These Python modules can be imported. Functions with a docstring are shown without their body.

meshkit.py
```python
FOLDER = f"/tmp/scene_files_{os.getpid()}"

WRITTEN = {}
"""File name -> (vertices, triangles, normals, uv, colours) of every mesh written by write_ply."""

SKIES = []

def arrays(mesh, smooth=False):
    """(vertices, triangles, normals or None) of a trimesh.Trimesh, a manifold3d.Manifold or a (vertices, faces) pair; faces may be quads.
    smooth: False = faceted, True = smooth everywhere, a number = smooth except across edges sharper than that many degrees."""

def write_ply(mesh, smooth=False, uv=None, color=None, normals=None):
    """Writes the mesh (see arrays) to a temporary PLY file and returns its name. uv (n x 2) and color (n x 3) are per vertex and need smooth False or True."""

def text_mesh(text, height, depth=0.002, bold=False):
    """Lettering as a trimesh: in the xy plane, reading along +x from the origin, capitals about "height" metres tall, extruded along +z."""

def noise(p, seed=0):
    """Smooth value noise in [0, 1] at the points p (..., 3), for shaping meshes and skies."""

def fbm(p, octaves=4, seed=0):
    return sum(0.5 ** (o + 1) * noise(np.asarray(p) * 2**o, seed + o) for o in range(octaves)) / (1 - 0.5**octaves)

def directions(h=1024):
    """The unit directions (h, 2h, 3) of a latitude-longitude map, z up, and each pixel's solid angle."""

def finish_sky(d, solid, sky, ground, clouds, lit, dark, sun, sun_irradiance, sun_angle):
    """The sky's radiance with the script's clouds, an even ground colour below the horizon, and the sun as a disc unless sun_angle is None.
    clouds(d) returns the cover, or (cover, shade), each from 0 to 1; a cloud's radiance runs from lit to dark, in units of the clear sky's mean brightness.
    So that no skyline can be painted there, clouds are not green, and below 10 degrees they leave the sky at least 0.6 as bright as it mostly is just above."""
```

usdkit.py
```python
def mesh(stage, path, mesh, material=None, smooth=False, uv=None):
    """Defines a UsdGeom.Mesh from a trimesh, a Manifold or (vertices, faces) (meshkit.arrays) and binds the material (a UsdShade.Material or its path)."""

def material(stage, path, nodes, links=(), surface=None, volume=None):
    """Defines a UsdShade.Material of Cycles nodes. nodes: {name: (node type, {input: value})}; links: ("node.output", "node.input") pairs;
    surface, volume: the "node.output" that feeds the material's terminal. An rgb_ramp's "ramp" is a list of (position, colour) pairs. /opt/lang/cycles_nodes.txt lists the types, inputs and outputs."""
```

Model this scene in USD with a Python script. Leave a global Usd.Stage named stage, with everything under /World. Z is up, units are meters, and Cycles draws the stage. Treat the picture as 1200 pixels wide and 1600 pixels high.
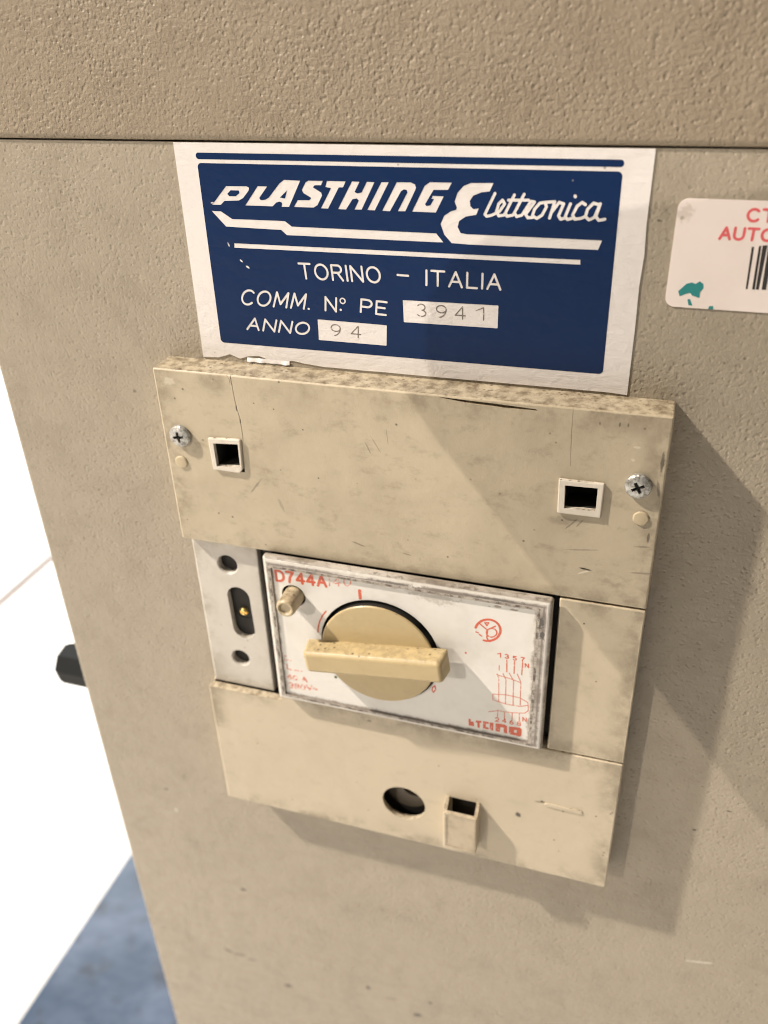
import math, json, numpy as np, trimesh, usdkit, manifold3d
from manifold3d import Manifold, CrossSection
from shapely.geometry import Polygon, LineString, Point, MultiPolygon, box as sbox
from shapely.ops import unary_union
from shapely import affinity
from pxr import Usd, UsdGeom, UsdLux, UsdShade, Sdf, Gf, Vt

FSTOP = 12.5
KEY, FRONT, DAY, AMBIENT = 365.0, 38.0, 26.0, .15
KR, KL, KY, KZ = 8.0, 30.5, 26.0, -187.5
BLOCKER_X, BLOCKER_Y, BLOCKER_Z = (0.62314, 0.0, -0.78211), (0.60221, -0.63795, 0.47996), (-0.49895, -0.77008, -0.39753)
BLOCKER_P = (-0.1113, -0.2700, 0.1072)

stage = Usd.Stage.CreateInMemory()
UsdGeom.SetStageUpAxis(stage, UsdGeom.Tokens.z)
UsdGeom.SetStageMetersPerUnit(stage, 1.0)
WORLD = UsdGeom.Xform.Define(stage, '/World')
UsdGeom.Scope.Define(stage, '/World/Looks')

# ------------------------------------------------------------------ camera
CAM_T = np.array([0.11624515, -0.1799547, 0.02651352])
RIGHT = np.array([0.95151936, 0.30579968, -0.03312795])
UP = np.array([-0.12894322, 0.49434452, 0.85964943])
FWD = np.array([-0.27925714, 0.81370145, -0.50980918])
cam = UsdGeom.Camera.Define(stage, '/World/camera')
M4 = Gf.Matrix4d(*RIGHT, 0, *UP, 0, *(-FWD), 0, *CAM_T, 1)
cam.AddTransformOp().Set(M4)
cam.CreateHorizontalApertureAttr(24.0); cam.CreateVerticalApertureAttr(32.0)
cam.CreateFocalLengthAttr(24.0 * 1375.76 / 1200)
cam.CreateClippingRangeAttr(Gf.Vec2f(0.005, 100))
cam.CreateFStopAttr(FSTOP); cam.CreateFocusDistanceAttr(0.196)
cam.CreateExposureAttr(0.08)

# ------------------------------------------------------------------ light
def lamp_sphere(name, pos, radius, intensity, color):
    l = UsdLux.SphereLight.Define(stage, '/World/' + name)
    l.CreateRadiusAttr(radius); l.CreateIntensityAttr(intensity); l.CreateNormalizeAttr(True); l.CreateColorAttr(Gf.Vec3f(*color))
    l.AddTranslateOp().Set(Gf.Vec3d(*pos)); return l
def lamp_rect(name, pos, target, w, h, intensity, color):
    l = UsdLux.RectLight.Define(stage, '/World/' + name)
    l.CreateWidthAttr(w); l.CreateHeightAttr(h); l.CreateIntensityAttr(intensity); l.CreateNormalizeAttr(True); l.CreateColorAttr(Gf.Vec3f(*color))
    pos = np.array(pos, float); z = pos - np.array(target, float); z /= np.linalg.norm(z)
    x = np.cross([0, 0, 1.0], z); x /= np.linalg.norm(x); y = np.cross(z, x)
    l.AddTransformOp().Set(Gf.Matrix4d(*x, 0, *y, 0, *z, 0, *pos, 1)); return l
# out of view: main lamp high left, second in front, daylight for the floor
d2 = np.array([-2.65, -1, 2.95]); d2 /= np.linalg.norm(d2)
d1 = np.array([-0.605, -1, 0.52]); d1 /= np.linalg.norm(d1)
lamp_sphere('unseen_ceiling_lamp', np.array([.1, 0, -.12]) + 4.0 * d2, .055, KEY, (1.0, .895, .775))  # out of view, casts the long shadows right of and below the switch box
lamp_sphere('unseen_front_lamp', np.array([.1, 0, -.12]) + 3.0 * d1, .006, FRONT, (1.0, .90, .79))  # out of view, casts the narrow shadows close beside the parts
lamp_rect('unseen_daylight', (-1.9, 2.3, 1.1), (-.8, .6, -.9), 1.4, 1.8, DAY, (.94, .975, 1.0))  # source out of view behind the cabinet, placed to light the floor white
dome = UsdLux.DomeLight.Define(stage, '/World/surroundings')
dm = usdkit.material(stage, '/World/Looks/surroundings', {
    'tc': ('texture_coordinate', {}), 'sep': ('separate_xyz', {}),
    'mr': ('map_range', {'from_min': -1.0, 'from_max': 1.0, 'clamp': True}),
    'rp': ('rgb_ramp', {'ramp': [(0.0, (.55, .5, .44)), (.5, (.62, .56, .48)), (1.0, (1.0, .93, .82))]}),
    'bg': ('background_shader', {'strength': AMBIENT})},
    [('tc.generated', 'sep.vector'), ('sep.z', 'mr.value'), ('mr.result', 'rp.fac'), ('rp.color', 'bg.color')], surface='bg.background')
UsdShade.MaterialBindingAPI.Apply(dome.GetPrim()).Bind(dm)

# ------------------------------------------------------------------ helpers
class Graph:
    def __init__(s): s.n = {}; s.l = []; s.k = 0
    def add(s, kind, **kw):
        s.k += 1; name = f'{kind}_{s.k}'; ins = {}
        for k, v in kw.items():
            if isinstance(v, tuple) and len(v) == 2 and isinstance(v[0], str): s.l.append((f'{v[0]}.{v[1]}', f'{name}.{k}'))
            else: ins[k] = v
        s.n[name] = (kind, ins); return name
    def pos(s):
        if not hasattr(s, '_p'): s._p = (s.add('geometry'), 'position')
        return s._p
    def nrm(s): s.pos(); return (s._p[0], 'true_normal')
    def noise(s, scale, detail=3, rough=.55, stretch=None, distortion=0.0, off=(0, 0, 0)):
        v = s.pos()
        if stretch or any(off): v = (s.add('mapping', vector=v, scale=stretch or (1, 1, 1), location=off), 'vector')
        return (s.add('noise_texture', vector=v, scale=scale, detail=detail, roughness=rough, distortion=distortion), 'fac')
    def rng(s, v, a, b, c=0.0, d=1.0, smooth=True):
        return (s.add('map_range', value=v, from_min=a, from_max=b, to_min=c, to_max=d, clamp=True, range_type='smoothstep' if smooth else 'linear'), 'result')
    def math(s, op, a, b=0.0, c=None):
        kw = dict(math_type=op, value1=a, value2=b)
        if c is not None: kw['value3'] = c
        return (s.add('math', **kw), 'value')
    def mixc(s, f, a, b, kind='mix'): return (s.add('mix_color', blend_type=kind, fac=f, a=a, b=b), 'result')
    def comp(s, axis):
        if not hasattr(s, '_c'): s._c = s.add('separate_xyz', vector=s.pos())
        return (s._c, axis)
    def spots(s, items, jitter=.35, jscale=900):
        """items: (x, z, rx, rz, angle, strength) in mm on the front; returns a mask of those marks"""
        j = s.math('multiply', s.math('subtract', s.noise(jscale, 3, .6), .5), jitter * 4)
        out = None
        for x, z, rx, rz, ang, st in items:
            a = s.add('vector_math', math_type='subtract', vector1=s.pos(), vector2=(x / 1000, 0, z / 1000))
            r = s.add('vector_rotate', rotate_type='y_axis', vector=(a, 'vector'), angle=math.radians(ang))
            m = s.add('vector_math', math_type='multiply', vector1=(r, 'vector'), vector2=(1000 / rx, 0, 1000 / rz))
            d = s.math('add', (s.add('vector_math', math_type='length', vector1=(m, 'vector')), 'value'), j)
            f = s.rng(d, .55, 1.15, st, 0.0)
            out = f if out is None else s.math('maximum', out, f)
        return out
    def bump(s, h, dist, strength=1.0, normal=None):
        kw = dict(height=h, distance=dist, strength=strength)
        if normal: kw['normal'] = normal
        return (s.add('bump', **kw), 'normal')
    def done(s, name, color, rough=.5, normal=None, **kw):
        if normal: kw['normal'] = normal
        p = s.add('principled_bsdf', base_color=color, roughness=rough, **kw)
        return usdkit.material(stage, '/World/Looks/' + name, s.n, s.l, surface=p + '.BSDF')

def to_world(m):
    """panel frame (x right, y up, z out of the front) to world, and to trimesh"""
    if isinstance(m, Manifold):
        t = m.to_mesh(); v, f = np.array(t.vert_properties[:, :3], float), np.array(t.tri_verts)
    else: v, f = np.array(m.vertices, float), np.array(m.faces)
    v = np.c_[v[:, 0], -v[:, 2], v[:, 1]] / 1000.0
    return trimesh.Trimesh(v, f, process=False)
USED = {}
def uniq(parent, name):
    k = (str(parent), name); n = USED.get(k, -1) + 1; USED[k] = n
    return name if n == 0 else f'{name}_{n:03d}'
def obj(name, mesh, mat, parent='/World', smooth=30, label=None, kind=None, raw=False):
    parent = str(parent.GetPath()) if hasattr(parent, 'GetPath') else parent
    path = f'{parent}/{uniq(parent, name)}'
    p = usdkit.mesh(stage, path, mesh if raw else to_world(mesh), mat, smooth=smooth).GetPrim()
    if label: p.SetCustomDataByKey('label', label)
    if kind: p.SetCustomDataByKey('kind', kind)
    return p
def thing(name, label, cat, kind=None, group=None):
    p = UsdGeom.Xform.Define(stage, '/World/' + uniq('/World', name)).GetPrim()
    p.SetCustomDataByKey('label', label)
    if cat: p.SetCustomDataByKey('category', cat)
    if kind: p.SetCustomDataByKey('kind', kind)
    if group: p.SetCustomDataByKey('group', group)
    return p
def rrect(x0, y0, x1, y1, r=0.0, q=6):
    return sbox(x0 + r, y0 + r, x1 - r, y1 - r).buffer(r, quad_segs=q) if r > 0 else sbox(x0, y0, x1, y1)
def polys(g): return [p for p in (g.geoms if hasattr(g, 'geoms') else [g]) if p.geom_type == 'Polygon' and p.area > 1e-6]
def cs(g):
    rings = []
    for p in polys(g):
        rings.append(np.array(p.exterior.coords)[:-1]); rings += [np.array(i.coords)[:-1] for i in p.interiors]
    return CrossSection(rings, manifold3d.FillRule.EvenOdd)
def ext(g, z0, z1): return cs(g).extrude(z1 - z0).translate((0, 0, z0))
def slab(g, z0, z1, b=.4, steps=3):
    """a convex outline raised from z0 to z1 with a rounded front edge of radius b"""
    parts = [ext(g, z0, z1 - b)]
    for i in range(1, steps + 1):
        a = math.pi / 2 * i / steps
        parts.append(ext(g.buffer(-b * (1 - math.cos(a)) - 1e-4, join_style=2), z1 - b + b * math.sin(a) - 1e-3, z1 - b + b * math.sin(a)))
    return Manifold.hull(Manifold.compose([p for p in parts])) if False else Manifold.batch_hull(parts)
def disc(x, y, r, n=48): return Point(x, y).buffer(r, quad_segs=n // 4)
def revolve(prof, x, y, n=48):
    """prof: (radius, height) from the axis outwards"""
    m = CrossSection([np.array(prof)], manifold3d.FillRule.Positive)
    return m.revolve(n).translate((x, y, 0))
def bx(x0, y0, z0, x1, y1, z1): return Manifold.cube((x1 - x0, y1 - y0, z1 - z0)).translate((x0, y0, z0))
def flat(g, z0, z1): return ext(g, z0, z1)
def stroke(lines, w): return unary_union([LineString(l).buffer(w / 2, quad_segs=4) for l in lines])

def arcp(cx, cy, rx, ry, a0, a1, n=12): return [(cx + rx * math.cos(math.radians(a)), cy + ry * math.sin(math.radians(a))) for a in np.linspace(a0, a1, n)]
FONT = {  # stroke letters in a box 0..w by 0..1
 'T': (.8, [[(0, 1), (.8, 1)], [(.4, 1), (.4, 0)]]), 'O': (.9, [arcp(.45, .5, .45, .5, 0, 360, 25)]),
 'R': (.72, [[(0, 0), (0, 1), (.42, 1)] + arcp(.42, .75, .26, .25, 90, -90, 8) + [(0, .5)], [(.38, .5), (.72, 0)]]),
 'I': (.0, [[(0, 0), (0, 1)]]), 'N': (.78, [[(0, 0), (0, 1), (.78, 0), (.78, 1)]]), 'A': (.8, [[(0, 0), (.4, 1), (.8, 0)], [(.14, .34), (.66, .34)]]),
 'L': (.62, [[(0, 1), (0, 0), (.62, 0)]]), 'C': (.8, [arcp(.45, .5, .45, .5, 45, 315, 18)]), 'M': (.9, [[(0, 0), (.05, 1), (.45, .2), (.85, 1), (.9, 0)]]),
 'P': (.7, [[(0, 0), (0, 1), (.42, 1)] + arcp(.42, .72, .28, .28, 90, -90, 8) + [(0, .44)]]), 'E': (.65, [[(.65, 1), (0, 1), (0, 0), (.65, 0)], [(0, .52), (.55, .52)]]),
 '.': (.05, [[(0, .02), (.04, .02)]]), '-': (.6, [[(0, .5), (.6, .5)]]), ' ': (.35, []), 'D': (.75, [[(0, 0), (0, 1), (.32, 1)] + arcp(.32, .5, .43, .5, 90, -90, 12) + [(0, 0)]]),
 '7': (.65, [[(0, 1), (.65, 1), (.3, .45), (.22, 0)]]), '4': (.7, [[(.52, 0), (.52, 1), (0, .28), (.7, .28)]]), '/': (.05, [[(0.03, 0), (.03, 1)]]),
 '0': (.65, [arcp(.325, .5, .325, .5, 0, 360, 20)]), '3': (.62, [arcp(.3, .75, .28, .25, 150, -80, 10) + arcp(.3, .26, .32, .26, 80, -150, 10)]),
 '9': (.62, [arcp(.31, .7, .3, .3, 0, 360, 16) + arcp(.1, .7, .51, .7, 0, -75, 8)]), '1': (.3, [[(0, .75), (.25, 1), (.25, 0)]]),
 '8': (.62, [arcp(.31, .75, .26, .25, -90, 270, 16), arcp(.31, .25, .31, .25, 90, 450, 16)]), 'V': (.75, [[(0, 1), (.37, 0), (.75, 1)]]),
 '~': (.5, [arcp(.13, .45, .13, .1, 180, 0, 6) + arcp(.38, .45, .13, .1, 180, 360, 6)]), '5': (.62, [[(.58, 1), (.08, 1), (.04, .55)] + arcp(.29, .31, .32, .31, 120, -140, 12)]),
 '2': (.62, [arcp(.31, .7, .3, .3, 160, -30, 10) + [(0, 0), (.62, 0)]]), '6': (.62, [arcp(.31, .3, .3, .3, 0, 360, 16), arcp(.52, .3, .52, .7, 180, 105, 8)]),
 'U': (.75, [[(0, 1), (0, .35)] + arcp(.375, .36, .375, .36, 180, 360, 12) + [(.75, 1)]]),
}
def word(s, bl, tl, br, w, gap=.32):
    """stroke lettering set between the bottom left, top left and bottom right corners (mm)"""
    bl, tl, br = map(np.array, (bl, tl, br))
    tot = sum(FONT[c][0] for c in s) + gap * (len(s) - 1) or 1.0
    ex, ey = (br - bl) / tot, tl - bl; x = 0; out = []
    for c in s:
        cw, ls = FONT[c]
        out += [[tuple(bl + ex * (x + p[0]) + ey * p[1]) for p in l] for l in ls]
        x += cw + gap
    return stroke([l for l in out if len(l) > 1], w)

# flat print: outlines in mm on the front (x right, y up)
G = json.loads('''{"plasthing":[[[17.33,-12.95],[21.28,-8.91],[26.13,-8.83],[26.75,-9.13],[26.52,-9.75],[25.06,-11.29],[23.96,-11.85],[20.43,-12.05],[19.43,-12.89]],[[25.38,-12.84],[28.81,-8.73],[31.01,-8.76],[28.88,-11.18],[29.18,-11.62],[30.35,-11.49],[31.16,-11.03],[33.95,-8.08],[35.11,-7.32],[38.76,-7.41],[35.71,-12.83],[33.96,-12.89],[34.15,-12.0],[33.57,-11.8],[32.81,-12.0],[31.87,-12.82]],[[36.85,-12.8],[37.87,-11.36],[40.52,-11.29],[41.05,-10.84],[39.27,-9.89],[38.99,-9.25],[39.94,-7.73],[40.6,-7.37],[43.87,-7.34],[43.42,-8.2],[41.98,-8.23],[41.51,-8.67],[43.31,-9.66],[43.51,-10.25],[42.29,-12.28],[41.38,-12.79]],[[44.78,-7.32],[48.94,-7.31],[48.3,-8.5],[47.36,-8.53],[44.67,-12.9],[43.07,-12.87],[45.63,-8.74],[44.36,-8.52]],[[46.93,-12.92],[50.35,-7.28],[51.98,-7.32],[50.8,-9.37],[51.4,-9.65],[52.35,-9.42],[53.61,-7.28],[55.23,-7.33],[52.18,-12.88],[50.61,-12.89],[51.66,-11.05],[51.21,-10.64],[50.25,-10.84],[48.71,-12.95]],[[53.45,-12.88],[56.75,-7.3],[58.31,-7.26],[55.09,-12.92]],[[56.73,-12.95],[60.04,-7.22],[62.98,-7.19],[63.87,-7.54],[64.09,-8.2],[63.85,-8.78],[61.73,-12.87],[60.12,-12.93],[62.26,-9.16],[62.09,-8.66],[61.46,-8.59],[60.9,-8.94],[58.4,-12.98]],[[63.19,-12.91],[65.88,-7.82],[67.0,-7.06],[71.55,-7.03],[70.76,-8.44],[67.75,-8.52],[65.94,-11.39],[66.3,-11.72],[67.11,-11.52],[67.88,-10.25],[67.3,-10.27],[67.57,-9.68],[69.88,-9.7],[68.23,-12.92]],[[16.99,-14.24],[19.24,-14.25],[21.79,-15.81],[34.42,-15.82],[35.97,-16.93],[68.3,-17.09],[69.81,-18.85],[67.84,-18.89],[34.63,-18.8],[33.37,-17.75],[20.09,-17.53]],[[79.97,-6.9],[79.27,-8.52],[77.62,-8.73],[75.96,-9.4],[75.28,-10.43],[75.39,-11.44],[76.01,-12.0],[77.14,-11.82],[76.65,-13.08],[74.5,-13.51],[73.11,-14.44],[72.81,-15.64],[73.45,-16.8],[74.7,-16.99],[88.46,-17.03],[101.88,-17.11],[101.24,-18.99],[85.55,-19.05],[75.36,-19.07],[71.58,-18.93],[69.98,-17.24],[69.22,-15.17],[69.98,-13.51],[71.38,-12.58],[72.47,-12.25],[72.62,-11.81],[72.14,-10.66],[72.75,-8.92],[73.95,-7.61],[75.46,-7.0]]],"holes":[[[22.28,-9.86],[24.12,-9.85],[24.17,-10.25],[23.33,-10.85],[21.83,-10.89],[21.47,-10.54]],[[33.76,-10.96],[35.54,-9.47],[34.94,-11.1]]],"bars":[[[21.61,-21.1],[97.97,-21.08],[98.04,-22.04],[21.48,-22.1]]],"script":[[[80.33,-8.86],[78.39,-12.94],[78.79,-13.3],[79.85,-13.03],[81.34,-12.26],[82.34,-10.79],[81.87,-10.09],[81.14,-10.83],[80.74,-12.28],[81.22,-13.13],[82.27,-12.95],[82.55,-12.51]],[[84.21,-9.04],[82.55,-12.51],[82.88,-13.16],[84.07,-12.89],[84.35,-12.45]],[[86.12,-8.85],[84.35,-12.45],[84.83,-13.15],[85.86,-12.83],[87.5,-10.16]],[[83.06,-10.06],[87.05,-9.94]],[[87.5,-10.16],[88.24,-10.25],[86.6,-12.66],[87.07,-13.31],[88.11,-13.18]],[[89.28,-10.44],[88.32,-11.61],[87.94,-12.9],[88.86,-13.36],[89.85,-12.7],[90.63,-11.11],[90.29,-10.27],[89.28,-10.44]],[[90.29,-10.27],[92.17,-10.08],[91.35,-13.21]],[[91.71,-12.06],[93.04,-10.19],[93.92,-10.44],[93.07,-12.73],[93.55,-13.37],[94.4,-13.11]],[[95.22,-10.41],[94.38,-12.83],[94.86,-13.38],[95.71,-13.12]],[[95.99,-8.91],[96.06,-9.07]],[[98.08,-10.46],[97.47,-10.06],[96.53,-10.79],[95.8,-12.49],[96.29,-13.27],[97.43,-13.06],[98.26,-12.69]],[[100.89,-10.24],[100.62,-10.38],[99.61,-10.14],[98.57,-11.28],[98.26,-12.69],[99.02,-13.29],[99.98,-12.78],[100.89,-10.24],[100.25,-12.63],[100.88,-13.31],[101.99,-13.07]]],"words":[["TORINO",[37.09,-28.1],[36.81,-24.84],[55.8,-28.05]],["ITALIA",[66.08,-27.97],[66.11,-24.86],[82.06,-28.04]],["COMM.",[21.49,-34.98],[22.52,-31.61],[38.49,-35.08]],["N",[42.47,-35.08],[42.69,-32.01],[45.01,-35.19]],["PE",[50.88,-34.9],[51.18,-32.01],[56.73,-35.2]],["ANNO",[22.37,-40.94],[23.19,-38.22],[37.7,-41.1]],["-",[59.64,-27.57],[59.72,-24.74],[62.01,-27.64]]],"numdot":[[46.73,-32.66],[47.29,-32.63],[46.16,-34.73]],"box":[[[60.92,-31.77],[81.58,-31.62],[81.58,-36.23],[61.03,-36.33]],[[40.58,-37.5],[56.7,-37.71],[56.5,-42.09],[40.53,-42.01]]],"digits":[["3",[64.0,-34.96],[63.94,-32.25],[65.92,-34.94]],["9",[68.24,-34.93],[68.25,-32.23],[70.49,-34.93]],["4",[72.47,-34.9],[72.45,-32.22],[74.64,-34.91]],["1",[77.11,-34.79],[77.05,-32.12],[79.0,-34.81]],["9",[43.49,-40.88],[43.56,-38.23],[45.77,-40.93]],["4",[48.33,-40.85],[48.48,-38.15],[50.58,-40.9]]],"D744A":[["D744A",[28.0,-104.68],[27.95,-101.51],[41.85,-104.02]]],"faint":[["/40",[42.71,-103.61],[42.82,-100.92],[48.62,-102.51]]],"Imark":[[50.93,-103.56],[50.92,-105.9]],"arc":[[[41.2,-112.0],[40.14,-113.62],[39.17,-115.71],[38.61,-117.73],[38.4,-119.38]]],"rate":[["40 A",[27.9,-138.19],[27.93,-136.68],[33.66,-137.9]],["380V~",[28.05,-141.32],[28.16,-139.63],[36.45,-140.69]]],"rfaint":[[[27.43,-131.42],[29.46,-131.22]],[[28.19,-132.85],[28.14,-134.47],[29.37,-134.58]],[[30.27,-134.51],[32.51,-134.39]],[[27.81,-129.88],[28.24,-130.04]]],"green":[[42.49,-134.12]],"zero":[[[69.86,-131.09],[70.46,-130.43],[70.66,-131.67],[70.05,-132.86],[69.65,-132.18],[69.86,-131.09]]],"reddot":[[78.52,-117.59]],"diag":[[[88.93,-117.55],[89.07,-121.32]],[[90.86,-117.51],[90.92,-121.43]],[[92.9,-117.45],[92.81,-121.4]],[[87.1,-119.73],[87.15,-121.22]],[[86.66,-122.57],[87.14,-124.12],[87.4,-131.7]],[[88.14,-122.09],[88.96,-123.96],[89.16,-132.11]],[[89.72,-121.58],[90.87,-123.78],[91.11,-132.05]],[[91.72,-121.38],[92.72,-123.89],[92.92,-131.45]],[[85.8,-129.52],[89.26,-128.94],[92.7,-129.08],[94.78,-130.12],[94.94,-131.07],[92.83,-131.98],[89.37,-132.06],[85.86,-131.51],[85.8,-129.52]],[[94.94,-131.07],[95.03,-132.91],[94.22,-133.9],[90.78,-134.65],[87.29,-134.85],[84.89,-135.83]],[[87.28,-134.62],[87.21,-137.28]],[[89.04,-134.75],[89.06,-137.24]],[[91.0,-134.68],[91.04,-137.16]],[[92.83,-134.35],[92.92,-137.1]],[[86.46,-122.9],[89.25,-123.2],[92.47,-123.95]]],"diagtxt":[["1",[86.65,-116.99],[86.61,-115.81],[87.5,-116.98]],["3",[88.49,-116.97],[88.44,-115.8],[89.33,-116.97]],["5",[90.48,-117.11],[90.44,-115.94],[91.32,-117.11]],["7",[92.51,-117.05],[92.45,-115.89],[93.34,-117.05]],["N",[93.59,-118.77],[93.53,-117.6],[94.42,-118.76]],["2",[86.75,-138.68],[86.71,-137.38],[87.63,-138.65]],["4",[88.63,-138.53],[88.58,-137.25],[89.51,-138.51]],["6",[90.55,-138.65],[90.5,-137.36],[91.43,-138.62]],["8",[92.48,-138.6],[92.42,-137.32],[93.35,-138.58]],["N",[93.86,-136.76],[93.8,-135.49],[94.73,-136.74]]],"logo":[[[90.43,-139.63],[93.17,-139.31],[93.67,-139.71],[93.68,-141.79],[93.31,-142.35],[90.87,-142.2],[90.45,-141.77]],[[86.88,-139.44],[89.21,-139.27],[89.84,-139.7],[89.94,-142.22],[89.14,-142.22],[88.98,-140.37],[88.09,-140.37],[87.97,-142.15],[86.97,-142.12]],[[85.32,-139.56],[86.22,-139.53],[86.23,-142.17],[85.4,-142.15]],[[83.53,-139.59],[84.99,-139.56],[85.0,-140.09],[84.22,-140.15],[84.19,-141.51],[85.0,-141.51],[85.01,-142.04],[83.59,-142.06]],[[81.63,-139.79],[82.97,-139.65],[82.99,-140.18],[82.58,-140.35],[82.62,-142.08],[82.13,-142.16],[81.98,-140.45],[81.59,-140.43]],[[79.64,-139.72],[80.16,-139.73],[80.15,-140.51],[80.96,-140.54],[81.08,-141.95],[79.74,-142.01]]],"logohole":[[91.91,-140.54],[92.34,-140.51],[92.33,-141.2],[91.89,-141.2]],"ring":[[[80.88,-109.09],[81.09,-108.39],[81.42,-107.74],[81.86,-107.15],[82.38,-106.65],[82.98,-106.27],[83.61,-106.02],[84.25,-105.9],[84.88,-105.93],[85.47,-106.11],[85.99,-106.41],[86.43,-106.84],[86.75,-107.38],[86.96,-107.99],[87.04,-108.66],[86.98,-109.36],[86.79,-110.05],[86.48,-110.72],[86.05,-111.32],[85.53,-111.83],[84.94,-112.23],[84.3,-112.51],[83.65,-112.64],[83.01,-112.62]]],"ring2":[[[86.18,-109.55],[86.12,-110.0],[85.93,-110.43],[85.63,-110.8],[85.25,-111.06],[84.83,-111.19],[84.41,-111.17],[84.05,-111.0],[83.78,-110.71],[83.63,-110.32],[83.62,-109.87],[83.74,-109.42],[83.99,-109.02],[84.34,-108.7],[84.74,-108.51],[85.17,-108.45],[85.56,-108.55],[85.88,-108.78],[86.09,-109.13],[86.18,-109.55]],[[81.7,-107.51],[82.55,-108.23],[83.77,-109.15],[85.76,-107.62]],[[83.83,-109.14],[83.75,-111.64],[84.24,-112.59]],[[83.15,-107.08],[84.08,-106.94],[83.65,-107.88],[83.15,-107.08]],[[80.98,-110.39],[81.55,-110.53]],[[81.88,-110.99],[82.42,-111.4]],[[83.61,-112.72],[84.66,-112.63]]],"labtxt":[["CT",[127.75,-12.49],[127.67,-10.36],[132.25,-12.48]],["AUTO",[123.42,-15.87],[123.48,-13.81],[132.68,-15.93]]],"barcode":[[[129.33,-17.15],[129.74,-17.14],[129.89,-25.1],[129.56,-25.12]],[[130.55,-16.96],[130.96,-16.89],[131.19,-25.11],[130.71,-25.09]],[[131.18,-16.82],[132.0,-16.74],[131.89,-25.11],[131.38,-25.1]],[[132.18,-16.73],[133.0,-16.7],[133.18,-25.07],[132.42,-25.08]],[[133.46,-16.68],[133.92,-16.66],[134.22,-25.05],[133.75,-25.08]]],"teal":[[[117.48,-26.26],[118.09,-25.58],[118.78,-24.81],[119.64,-24.55],[120.37,-24.82],[121.08,-24.26],[121.68,-24.64],[121.79,-25.37],[121.26,-26.24],[121.33,-27.19],[120.05,-26.84],[119.81,-26.5],[120.18,-26.31],[119.01,-26.48],[117.79,-27.09]],[[119.43,-27.84],[119.69,-27.82],[120.17,-28.86],[119.68,-28.78]],[[123.63,-28.96],[124.12,-28.92],[124.19,-29.35],[123.49,-29.33]]]}''')

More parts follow.
